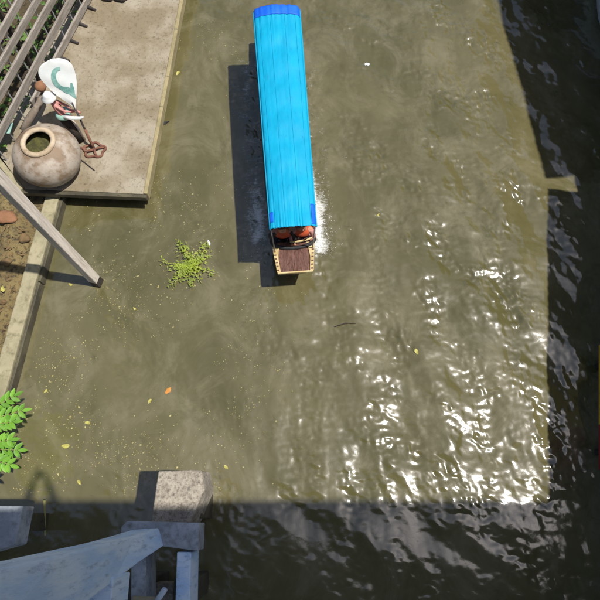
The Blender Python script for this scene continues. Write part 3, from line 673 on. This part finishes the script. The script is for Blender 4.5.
# passengers on the front bench
def passenger(x, y, label, vest, trou, lean, shirt):
    c, s = math.cos(BROT), math.sin(BROT); wp = BOAT + Vector((x * c - y * s, x * s + y * c, .39))
    root = empty('person', wp, BROT, label=label, cat='person', group='passengers in the boat')
    L_ = -lean
    J = [((0, 0, .07), (.12, .09)), ((0, L_ * .4, .22), (.11, .085)), ((0, L_, .40), (.13, .085)), ((0, L_ - .01, .50), .048), ((0, L_ - .03, .58), (.066, .07)), ((0, L_ - .025, .66), (.068, .08)), ((0, L_ - .02, .72), .045),
         ((-.15, L_, .43), .05), ((-.19, L_ - .05, .25), .04), ((-.13, L_ - .20, .19), .032), ((-.09, L_ - .26, .17), .026),
         ((.15, L_, .43), .05), ((.19, L_ - .05, .25), .04), ((.13, L_ - .20, .19), .032), ((.09, L_ - .26, .17), .026),
         ((-.08, -.02, .06), .075), ((-.10, -.30, .13), .06), ((-.10, -.33, -.12), .045), ((-.10, -.33, -.30), .035), ((-.10, -.43, -.33), .03),
         ((.08, -.02, .06), .075), ((.10, -.30, .13), .06), ((.10, -.33, -.12), .045), ((.10, -.33, -.30), .035), ((.10, -.43, -.33), .03),
         ((0, L_ - .115, .615), .016)]
    E_ = [(0, 1), (1, 2), (2, 3), (3, 4), (4, 5), (5, 6), (2, 7), (7, 8), (8, 9), (9, 10), (2, 11), (11, 12), (12, 13), (13, 14), (0, 15), (15, 16), (16, 17), (17, 18), (18, 19), (0, 20), (20, 21), (21, 22), (22, 23), (23, 24), (4, 25)]
    skinned('body', J, E_, M['skin'], root)
    V = [((0, -.0, .10), (.15, .13)), ((0, L_ * .4, .22), (.155, .135)), ((0, L_, .38), (.168, .135)), ((0, L_ + .01, .47), (.15, .11)), ((0, L_ + .01, .53), (.06, .06))]
    skinned('life_vest', V, [(0, 1), (1, 2), (2, 3), (3, 4)], vest, root)
    S_ = [((0, L_ + .02, .40), (.09, .06)), ((-.155, L_, .44), .056), ((-.195, L_ - .05, .25), .054), ((-.15, L_ - .15, .205), .044), ((.155, L_, .44), .056), ((.195, L_ - .05, .25), .054), ((.15, L_ - .15, .205), .044)]
    skinned('shirt', S_, [(0, 1), (1, 2), (2, 3), (0, 4), (4, 5), (5, 6)], shirt, root)
    T = [((0, .0, .05), (.14, .10)), ((-.085, -.06, .07), .088), ((-.10, -.30, .135), .072), ((-.10, -.33, -.2), .055), ((.085, -.06, .07), .088), ((.10, -.30, .135), .072), ((.10, -.33, -.2), .055)]
    skinned('trousers', T, [(0, 1), (1, 2), (2, 3), (0, 4), (4, 5), (5, 6)], trou, root)
    MB().lathe([(.001, .10), (.05, .09), (.083, .05), (.092, .0), (.085, -.06), (.06, -.09)], 20, (0, L_ + .005, .67), .05).build('hair', M['hair'], root, smooth=True)
    for sx in (-1, 1):
        MB().bar((sx * .07, L_ - .145, .42), (sx * .07, L_ * .5 - .15, .14), .03, .012, (0, 1, 0)).build('vest_strap', M['rubber'], root)
passenger(-.165, .80, 'person in orange life vest and dark trousers at front left of boat', M['vest'], M['jeans'], .21, M['rubber'])
passenger(.165, .81, 'person in orange life vest and pink trousers at front right of boat', M['vest'], M['pinkcloth'], .21, M['pinkcloth'])

# spray thrown up beside the bow
mb = MB()
for sx, cnt in ((1, 260), (-1, 120)):
    for _ in range(cnt):
        y = .45 + abs(random.gauss(0, .75)); dd = (.06 + abs(random.gauss(0, .14)) * (1 + .25 * y)) if sx > 0 else (.12 + abs(random.gauss(0, .17)))
        x = sx * (hz(min(y, 5.3))[0] + dd); c_, s_ = math.cos(BROT), math.sin(BROT)
        wx, wy = BOAT.x + x * c_ - y * s_, BOAT.y + x * s_ + y * c_; z = .02 + abs(random.gauss(0, .03)); r_ = random.uniform(.002, .0065)
        mb.add([(wx + r_ * a_, wy + r_ * b_ * 1.6, z + r_ * e_) for a_, b_, e_ in ((1, 0, 0), (-1, 0, 0), (0, 1, 0), (0, -1, 0), (0, 0, 1), (0, 0, -1))], [(0, 2, 4), (2, 1, 4), (1, 3, 4), (3, 0, 4), (2, 0, 5), (1, 2, 5), (3, 1, 5), (0, 3, 5)])
mfo = mat('spray_white', (.75, .76, .74, 1), rough=.3, bump=0)
mb.build('bow_spray', mfo, label='white spray and foam drops thrown up beside the boat bow', cat='spray', kind='stuff')

# ------------------------------------------------------------------ floating weed
wc = at(191, 266, 0); root = empty('water_weed', (wc.x, wc.y, .02), label='yellow green clump of floating water weed left of the boat', cat='water plant')
stems = [(-30, -3), (-26, 20), (-20, 15), (-10, -25), (-4, -20), (3, 22), (6, -3), (10, 18), (16, -20), (20, -22), (22, -8), (24, 8), (-14, 6), (-20, 4), (12, -10)]
lv = MB()
for dx, dy in stems:
    e_ = at(191 + dx, 266 + dy, 0) - wc; pts = []
    for i in range(9):
        t = i / 8; pts.append(Vector((e_.x * t + .05 * math.sin(t * 3 + dx), e_.y * t + .04 * math.sin(t * 4 + dy), .02 + .03 * math.sin(math.pi * t))))
    MB().tube(pts, [.009 * (1 - .5 * i / 8) for i in range(9)], 6).build('stem', M['weedstem'], root, smooth=True)
    for i in range(46):
        t = random.uniform(.0, 1); q_ = pts[int(t * 8)]; leafquad(lv, (q_.x + random.gauss(0, .035), q_.y + random.gauss(0, .035), q_.z + random.uniform(-.01, .04)), random.uniform(.03, .075), random.uniform(.012, .028), random.uniform(0, 6.3), random.uniform(-.5, .2), random.uniform(-.5, .5))
for i in range(130): leafquad(lv, (random.gauss(-.02, .14), random.gauss(-.05, .11), random.uniform(.02, .09)), random.uniform(.04, .09), random.uniform(.015, .03), random.uniform(0, 6.3), random.uniform(-.6, .2), random.uniform(-.5, .5))
lv.build('leaves', M['weed'], root, kind='stuff')
floater('white_scrap', 209, 243, .10, M['pwhite'], 'white plastic scrap at the tip of the floating weed', 'scrap', yaw=1.9, wd=.45)
for (px, py, s_, mk, lb) in [(168, 391, .12, 'oleaf', 'orange leaf floating in open water above the pier'), (66, 446, .12, 'yleaf', 'largest yellow leaf floating below the left shrub'), (88, 423, .085, 'yleaf', 'yellow green leaf floating just up right of largest yellow leaf'), (46, 391, .07, 'yleaf', 'small yellow leaf floating below the end of concrete beam'), (150, 401, .08, 'yleaf', 'yellow green leaf floating beside the orange leaf'), (226, 467, .075, 'yleaf', 'pale leaf floating right of the pier head'), (79, 482, .075, 'yleaf', 'pale yellow leaf floating at the edge of bridge shadow'), (416, 352, .10, 'yleaf', 'green leaf floating alone in the sun glitter'), (378, 215, .06, 'yleaf', 'tiny yellow leaf floating right of the boat bow'), (71, 285, .07, 'yleaf', 'yellow leaf floating at the foot of wooden post'), (178, 73, .10, 'yleaf', 'pale yellow leaf floating beside dock at upper left'), (135, 309, .06, 'yleaf', 'small yellow leaf floating between post and weed')]:
    floater('floating_leaf', px, py, s_, M[mk], lb, group='leaves floating on the canal')
floater('white_scrap', 367, 64, .10, M['pwhite'], 'white scrap floating right of the canopy', 'scrap', wd=.8)
floater('dark_float', 166, 123, .13, M['rubber'], 'small black object floating against the dock edge', 'debris', wd=.5, yaw=.6)
a_ = at(335, 327, 0); b_ = at(356, 324, 0); MB().tube([(a_.x, a_.y, .03), ((a_.x + b_.x) / 2, (a_.y + b_.y) / 2 + .03, .035), (b_.x, b_.y, .03)], [.008, .012, .006], 6).build('floating_twig', M['darkwood'], smooth=True, label='short dark twig floating below the boat', cat='twig')
# innumerable flecks of leaf and scum on the calm side
mb = MB(); cnt = 0
while cnt < 1900:
    px = random.uniform(10, 330); py = random.uniform(20, 495); wgt = (1 - sst) if (sst := min(1, max(0, (px - 60) / 260))) < 1 else 0
    cl = mn.noise(Vector((px * .018, py * .012, 2))) + .5 * mn.noise(Vector((px * .06, py * .05, 6)))
    if random.random() > wgt * max(0, .35 + 1.5 * cl): continue
    p = at(px, py, 0)
    if p.x < -4.3 + .1 * (p.y - 5.5) or (p.y > 5.7 and p.x < -2.95 + .075 * (p.y - 5.7)): continue
    s_ = random.uniform(.006, .017) * (1.9 if random.random() < .06 else 1); leafquad(mb, (p.x, p.y, wz(p.x, p.y) + .008), s_ * 1.6, s_, random.uniform(0, 6.3), 0, 0, .1); cnt += 1
mb.build('floating_flecks', M['fleck'], label='tiny leaf flecks and scum scattered over the calm left water', cat='debris', kind='stuff')

# ------------------------------------------------------------------ shrub leaning over the left edge
sb = at(-45, 440, .1); root = empty('leafy_shrub', (sb.x, sb.y, .05), label='bright green feathery shrub leaning in at the left edge', cat='shrub')
def leaflet(par, c, ln, wd, dirv, nrm):
    d_ = dirv.normalized(); s_ = nrm.cross(d_).normalized(); nn = d_.cross(s_); mb = MB(); prof = [(0, .08), (.2, .75), (.45, 1), (.75, .75), (1, .06)]; vs = []
    for t, w_ in prof:
        q_ = c + d_ * ln * t - nn * ln * .12 * t * t
        vs += [q_ + s_ * wd / 2 * w_ + nn * .12 * wd, q_, q_ - s_ * wd / 2 * w_ + nn * .12 * wd]
    fs = []
    for i in range(4): fs += [(3 * i, 3 * i + 1, 3 * i + 4, 3 * i + 3), (3 * i + 1, 3 * i + 2, 3 * i + 5, 3 * i + 4)]
    mb.add(vs, fs); return mb.build('leaflet', M['leaf'], par, smooth=True)
tips = [((-34, 428), (22, 411)), ((-30, 430), (13, 422)), ((-30, 425), (14, 396)), ((-34, 450), (18, 450)), ((-30, 452), (10, 465)), ((-30, 448), (10, 440)), ((-40, 440), (-12, 380)), ((-40, 455), (-8, 480))]
for k_, (a_, b_) in enumerate(tips):
    zt = random.uniform(.85, 1.1); p0 = at(a_[0], a_[1], zt - .25) - root.location; p1 = at(b_[0], b_[1], zt) - root.location; pm = (p0 + p1) / 2 + Vector((0, 0, .1))
    bz = lambda t: p0 * (1 - t) ** 2 + pm * 2 * t * (1 - t) + p1 * t * t
    MB().tube([Vector((.0, 0, 0)), p0 * .55 + Vector((-.1, 0, .12)), p0], [.02, .016, .012], 6).build('stem', M['weedstem'], root, smooth=True)
    fr_ = MB().tube([bz(i / 8) for i in range(9)], [.008 * (1 - .08 * i) for i in range(9)], 5).build('frond', M['weedstem'], root, smooth=True)
    dr = (p1 - p0); ln = dr.length
    for i in range(8):
        t = .22 + .72 * i / 7; q_ = bz(t); d_ = (bz(min(1, t + .05)) - bz(t - .05)).normalized(); sd_ = Vector((-d_.y, d_.x, 0)).normalized()
        for sg in (-1, 1): leaflet(fr_, q_, .175 * (1 - .35 * abs(t - .5)), .072, d_ * .75 + sd_ * sg * .85 + Vector((0, 0, random.uniform(-.25, .2))), Vector((0, 0, 1)))
    leaflet(fr_, p1, .15, .06, (p1 - bz(.9)), Vector((0, 0, 1)))

# ------------------------------------------------------------------ bridge pier at lower left
root = empty('bridge_pier', (-1.65, -.1, 0), label='pale blue concrete bridge pier rising from the shaded water', cat='bridge pier')
def relp(mbx, name, mt, **k):
    o = mbx.build(name, mt, root, **k); o.location = -root.location; return o
# rough pile head reaching into the sun
hp = [at(158, 471, 1.6), at(202, 470, 1.6), at(205, 490, 1.55), at(190, 523, 1.6), at(151, 523, 1.6)]
bm = bmesh.new(); tv = [bm.verts.new((p.x, p.y, 1.6)) for p in hp]; bv = [bm.verts.new((p.x + .02, p.y, .85)) for p in hp]
bm.faces.new(tv); bm.faces.new(bv[::-1])
for i in range(5): bm.faces.new((tv[i], bv[i], bv[(i + 1) % 5], tv[(i + 1) % 5]))
bmesh.ops.subdivide_edges(bm, edges=bm.edges[:], cuts=6, use_grid_fill=True); bmesh.ops.triangulate(bm, faces=bm.faces[:])
for v in bm.verts: v.co += Vector((mn.noise(v.co * 5), mn.noise(v.co * 5 + Vector((9, 0, 0))), mn.noise(v.co * 6 + Vector((0, 9, 0))))) * .018
bmesh.ops.recalc_face_normals(bm, faces=bm.faces[:])
me = bpy.data.meshes.new('pile_head'); bm.to_mesh(me); bm.free(); o = bpy.data.objects.new('pile_head', me); col.objects.link(o); me.materials.append(M['pier']); o.parent = root; o.location = -root.location
o.modifiers.new('bevel', 'BEVEL').width = .02
relp(MB().box((-1.60, .25, .1), (.44, .5, 2.0)), 'pile', M['fascia'], bevel=.02)
def quadprism(pts, dz, name, mt, bev=.012): return relp(MB().prism(pts, (0, 0, -dz)), name, mt, bevel=bev)
zc = 1.86
quadprism([at(121, 527, zc), at(127, 521, zc), at(199, 523, zc), at(198, 551, zc), at(121, 541, zc)], .5, 'cap_beam', M['greyc'])
quadprism([at(177, 552, zc - .01), at(191, 552, zc - .01), at(189, 640, zc - .01), at(174, 640, zc - .01)], .62, 'side_beam', M['bluec'])
quadprism([at(131, 553, zc - .02), at(146, 553, zc - .02), at(146, 640, zc - .02), at(131, 640, zc - .02)], .55, 'side_beam', M['greyc'])
quadprism([at(146, 583, .9), at(176, 583, .9), at(176, 640, .9), at(146, 640, .9)], .25, 'lower_slab', M['pier'])
quadprism([at(132, 596, zc + .05), at(159, 597, zc + .05), at(159, 640, zc + .05), at(132, 640, zc + .05)], .05, 'landing_board', M['beam'])
for px in (138, 184):
    p = at(px, 575, 1.3); relp(MB().box((p.x, p.y - .2, .1), (.3, .3, 2.2)), 'pile', M['fascia'], bevel=.015)
a_ = at(157, 601, 1.95); b_ = at(165, 589, 2.02); relp(MB().tube([a_, b_], .035, 12), 'drain_pipe', M['plastic'], smooth=True)
# haunched column, wider towards the deck
prof = [((159, 528), (164, 546), 1.86), ((135, 536), (140, 562), 2.85), ((119, 541), (115, 581), 3.6), ((57, 556), (52, 628), 5.3), ((-80, 588), (-80, 735), 7.0), ((-240, 620), (-240, 860), 7.8)]
f_ = [at(u[0], u[1], z) for u, l_, z in prof]; g_ = [at(l_[0], l_[1], z) for u, l_, z in prof]
mb = MB(); vs = []
for i in range(len(prof)):
    off = Vector((-.34, .0, 0)); vs += [f_[i], g_[i], g_[i] + off, f_[i] + off + Vector((0, -.02, 0))]
n = len(prof); mb.add(vs, [(i * 4 + k_, i * 4 + (k_ + 1) % 4, i * 4 + 4 + (k_ + 1) % 4, i * 4 + 4 + k_) for i in range(n - 1) for k_ in range(4)] + [(3, 2, 1, 0), (n * 4 - 4, n * 4 - 3, n * 4 - 2, n * 4 - 1)])
colo = relp(mb, 'column', M['bluec'], bevel=.02)
# cross beam running back under the deck from the haunch
p = at(114, 574, 3.75)
relp(MB().box((p.x - .21, p.y - 1.3, 3.45), (.42, 2.55, .6)), 'tie_beam', M['bluec'], bevel=.015)
# weathered plank lying along the column
a_ = at(48, 571, 5.2); b_ = at(-30, 574, 5.9)
MB().bar(a_ + Vector((.02, 0, 0)), b_ + Vector((.02, 0, 0)), .035, .075, (0, 1, 0)).build('weathered_plank', M['woodv'], bevel=.004, label='thin weathered plank fixed against the blue pier column', cat='plank')
# second, farther concrete stub at the left edge
c4 = [at(-30, 506, 2.0), at(23, 506, 2.0), at(15, 545, 2.0), at(-30, 558, 2.0)]
root = empty('concrete_stub', ((c4[0].x + c4[1].x) / 2, 0, 0), label='grey concrete stub end at the lower left edge', cat='beam')
o = MB().prism(c4, (0, 0, -.35)).build('head', M['greyc'], root, bevel=.015); o.location = -root.location
o = MB().box((c4[0].x + .1, -.05, .2), (.25, .25, 2.8)).build('leg', M['fascia'], root); o.location = -root.location
# thin stake in the shaded water
a_ = at(43, 545, 0); b_ = at(39, 500, .5); MB().tube([(a_.x, a_.y, -.1), (b_.x, b_.y, .3)], .018, 6).build('bamboo_stake', M['weedstem'], label='thin pale stake in shaded water beside the concrete stub', cat='stake')

# ------------------------------------------------------------------ footbridge overhead, behind the camera (casts the lower shadow)
root = empty('footbridge', (0, -2, 8.2), label='concrete footbridge whose shadow lies over the near water', cat='bridge')
def relb(mbx, name, mt, **k):
    o = mbx.build(name, mt, root, **k); o.location = -root.location; return o
relb(MB().box((0, -3.0, 8.2), (24, 5.0, .3)), 'deck', M['greyc'], bevel=.02)
relb(MB().box((0, -.505, 8.84), (24, .15, .98)), 'parapet', M['bluec'], bevel=.015)
relb(MB().box((0, -.51, 9.37), (24, .17, .08)), 'handrail', M['bluec'], bevel=.015)
relb(MB().box((0, -5.42, 8.84), (24, .15, .98)), 'parapet', M['bluec'], bevel=.015)
for y in (-.9, -2.2, -3.6, -5.0): relb(MB().box((0, y, 7.8), (24, .3, .49)), 'girder', M['greyc'], bevel=.02)

# photographer behind the parapet, arms out over the rail
root = empty('person', (0, -.92, 8.35), label='person on the footbridge holding a phone out over the rail', cat='person')
ph = -root.location
J = [((0, -.02, .90), (.15, .11)), ((0, .0, 1.10), (.14, .10)), ((0, .06, 1.33), (.17, .10)), ((0, .10, 1.44), .05), ((0, .13, 1.53), (.07, .08)), ((0, .14, 1.61), (.07, .085)), ((0, .14, 1.68), .05),
     ((-.19, .09, 1.38), .06), ((-.24, .40, 1.42), .065), ((-.14, .66, 1.53), .052), ((-.075, .83, 1.62), .026),
     ((.19, .09, 1.38), .06), ((.24, .40, 1.42), .065), ((.14, .66, 1.53), .052), ((.075, .83, 1.62), .026),
     ((-.09, -.02, .82), .09), ((-.10, .03, .47), .065), ((-.10, -.02, .07), .04), ((-.10, .11, .04), .035),
     ((.09, -.02, .82), .09), ((.10, .03, .47), .065), ((.10, -.02, .07), .04), ((.10, .11, .04), .035), ((0, .235, 1.57), .016)]
E_ = [(0, 1), (1, 2), (2, 3), (3, 4), (4, 5), (5, 6), (2, 7), (7, 8), (8, 9), (9, 10), (2, 11), (11, 12), (12, 13), (13, 14), (0, 15), (15, 16), (16, 17), (17, 18), (0, 19), (19, 20), (20, 21), (21, 22), (4, 23)]
for sx, w_i in ((-1, 10), (1, 14)):
    for f_i in range(4):
        i0 = len(J); t = f_i / 3
        J += [((sx * .068, .868 - .0 * t, 1.645 - .018 * f_i), .0085), ((sx * .052, .884 - .006 * f_i, 1.636 - .018 * f_i), .008), ((sx * .03, .872 - .006 * f_i, 1.63 - .018 * f_i), .007)]
        E_ += [(w_i, i0), (i0, i0 + 1), (i0 + 1, i0 + 2)]
    i0 = len(J); J += [((sx * .05, .835, 1.645), .01), ((sx * .03, .84, 1.66), .009)]; E_ += [(w_i, i0), (i0, i0 + 1)]
skinned('body', J, E_, M['skin'], root)
skinned('shirt', [((0, -.02, .88), (.17, .13)), ((0, .0, 1.10), (.165, .125)), ((0, .06, 1.33), (.19, .12)), ((0, .09, 1.42), (.10, .08)), ((-.19, .09, 1.38), .075), ((-.235, .36, 1.41), .085), ((.19, .09, 1.38), .075), ((.235, .36, 1.41), .085)], [(0, 1), (1, 2), (2, 3), (2, 4), (4, 5), (2, 6), (6, 7)], M['shirt'], root)
skinned('trousers', [((0, -.02, .88), (.165, .125)), ((-.09, -.02, .80), .10), ((-.10, .03, .47), .078), ((-.10, -.02, .12), .062), ((.09, -.02, .80), .10), ((.10, .03, .47), .078), ((.10, -.02, .12), .062)], [(0, 1), (1, 2), (2, 3), (0, 4), (4, 5), (5, 6)], M['jeans'], root)
MB().lathe([(.001, .11), (.05, .10), (.085, .06), (.095, .0), (.09, -.08), (.06, -.12)], 20, (0, .12, 1.63), .05).build('hair', M['hair'], root, smooth=True)
pc = CAM - _F * .016
ph_o = MB().box((0, 0, 0), (.074, .150, .008), Matrix(((1, 0, 0), (0, _U.y, -_F.y), (0, _U.z, -_F.z))).to_3x3()).build('phone', M['glass'], bevel=.003, label='black phone held out over the bridge rail', cat='phone'); ph_o.location = pc - _U * .055

# ------------------------------------------------------------------ right bank: two waterside buildings whose eaves shade the water, moored boat, painted board
def house(name, label, e0, e1, ze, depth, mtw, set_back=.35, zg=.3):
    e0 = Vector(e0); e1 = Vector(e1); d_ = (e1 - e0); ln = d_.length; d_.normalize(); nr_ = Vector((d_.y, -d_.x, 0))   # nr_ points away from the canal
    root = empty(name, (e0.x, e0.y, 0), math.atan2(d_.y, d_.x) - math.pi / 2, label=label, cat='building')
    # local: +y along the eave, +x away from the canal
    wl = MB(); wl.box((set_back + depth / 2, ln / 2, (ze - .15) / 2 - .4), (depth, ln - .16, ze + .5)); wl.build('wall', mtw, root, bevel=.01)
    n = int(ln / .38)
    rf = MB(); vs = []
    ridge = ze + depth * .16
    m_ = n * 6
    for i in range(m_ + 1):
        y = ln * i / m_; rp = .02 * math.sin(2 * math.pi * i / 3.0)
        vs += [(0, y, ze - .02 + rp), (depth + set_back + .3, y, ridge + rp), (depth + set_back + .3, y, ridge - .02 + rp), (0, y, ze - .04 + rp)]
    rf.add(vs, [(i * 4 + k_, i * 4 + (k_ + 1) % 4, i * 4 + 4 + (k_ + 1) % 4, i * 4 + 4 + k_) for i in range(m_) for k_ in range(4)] + [(0, 1, 2, 3), (m_ * 4 + 3, m_ * 4 + 2, m_ * 4 + 1, m_ * 4)])
    rf.build('roof', M['roofm'], root)
    for y in np.arange(1.0, ln - .8, 1.9):
        wdo = MB().box((set_back - .012, y, ze * .62), (.06, .8, .9)).build('window', M['darkwood'], root, bevel=.006)
        for k_ in (-1, 1): MB().box((set_back - .046, y + k_ * .19, ze * .62), (.012, .32, .78)).build('pane', M['glass'], wdo)
    for y in np.arange(.3, ln, 1.6): MB().box((set_back - .05, y, .0), (.16, .16, 1.6)).build('pile', M['darkwood'], root, bevel=.008)
    return root
sh = Vector((sd.x / sd.z, sd.y / sd.z, 0))
def eave(x, y, ze): return Vector((x, y, 0)) + sh * ze
ra0 = Vector((3.92 - .142 * 4.2, .27 - 4.2, 0)); ra1 = Vector((4.70, 5.90, 0))
house('waterside_house', 'low plastered waterside house on the right bank shading the near water', ra0 + sh * 3.0, ra1 + sh * 3.0, 3.0, 3.2, M['plaster'])
rb0 = Vector((4.70, 6.12, 0)); rb1 = Vector((4.30 - .098 * 6, 10.27 + 6, 0))
house('waterside_shed', 'taller waterside shed on the right bank shading the far water', rb0 + sh * 4.6, rb1 + sh * 4.6, 4.6, 3.5, M['darkwood'], .5)
# closing wall between the two buildings
q0 = Vector((5.16, 5.7, 0)) + sh * 2.4; MB().box((q0.x + .7, q0.y + .5, 1.0), (1.2, 1.5, 2.8)).build('boundary_wall', M['plaster'], bevel=.01, label='plastered wall closing the gap between house and shed', cat='wall')
# moored white boat with blue rim at the upper right corner
root = empty('moored_boat', (6.62, 9.2, 0), R(-8), label='white moored boat with a blue rim at upper right edge', cat='boat')
def bo(y): return .50 * math.sqrt(max(0, 1 - max(0, (1.0 - y) / 1.0) ** 2)) if y < 1 else .50
vs = []; yy = [0.02, .08, .2, .4, .7, 1.0, 1.8, 2.8, 3.6]
for y in yy:
    hw = bo(y); vs += [(-hw, y, .5), (-hw * .8, y + .05, .05), (0, y + .1, -.12), (hw * .8, y + .05, .05), (hw, y, .5)]
fs = [(i * 5 + k_, i * 5 + k_ + 1, i * 5 + 6 + k_, i * 5 + 5 + k_) for i in range(len(yy) - 1) for k_ in range(4)] + [(0, 1, 2, 3, 4), tuple(range(len(yy) * 5 - 1, len(yy) * 5 - 6, -1))]
MB().add(vs, fs).build('hull', M['pwhite'], root, smooth=True)
vs = []
for y in yy: vs += [(-bo(y) * .96, y, .47), (bo(y) * .96, y, .47)]
MB().add(vs, [(2 * i, 2 * i + 1, 2 * i + 3, 2 * i + 2) for i in range(len(yy) - 1)]).build('deck', M['pwhite'], root)
MB().tube([(-bo(y), y, .5) for y in yy[::-1]] + [(bo(y), y, .5) for y in yy], .045, 8).build('blue_rim', M['pblue'], root, smooth=True)
p = at(598.6, 345, .3); q_ = at(598.6, 425, .3); r_ = at(598.6, 470, .3)
root = empty('painted_board', (p.x + .1, p.y, .5), label='yellow and red painted board standing at the right edge', cat='board')
for a_, b_, mk, nm in ((p, q_, 'pyel', 'yellow_plank'), (q_, r_, 'pred', 'red_plank')):
    o = MB().prism([(a_.x, a_.y - .004, .3), (b_.x, b_.y + .004, .3), (b_.x, b_.y + .004, .9), (a_.x, a_.y - .004, .9)], (.05, 0, 0)).build(nm, M[mk], root, bevel=.004); o.location = -root.location
for t in (.15, .85):
    c_ = lerp(p, r_, t); o = MB().box((c_.x + .12, c_.y, .1), (.08, .08, 1.5)).build('stake', M['darkwood'], root); o.location = -root.location
print('tris approx', sum(len(m_.polygons) for m_ in bpy.data.meshes) * 2)
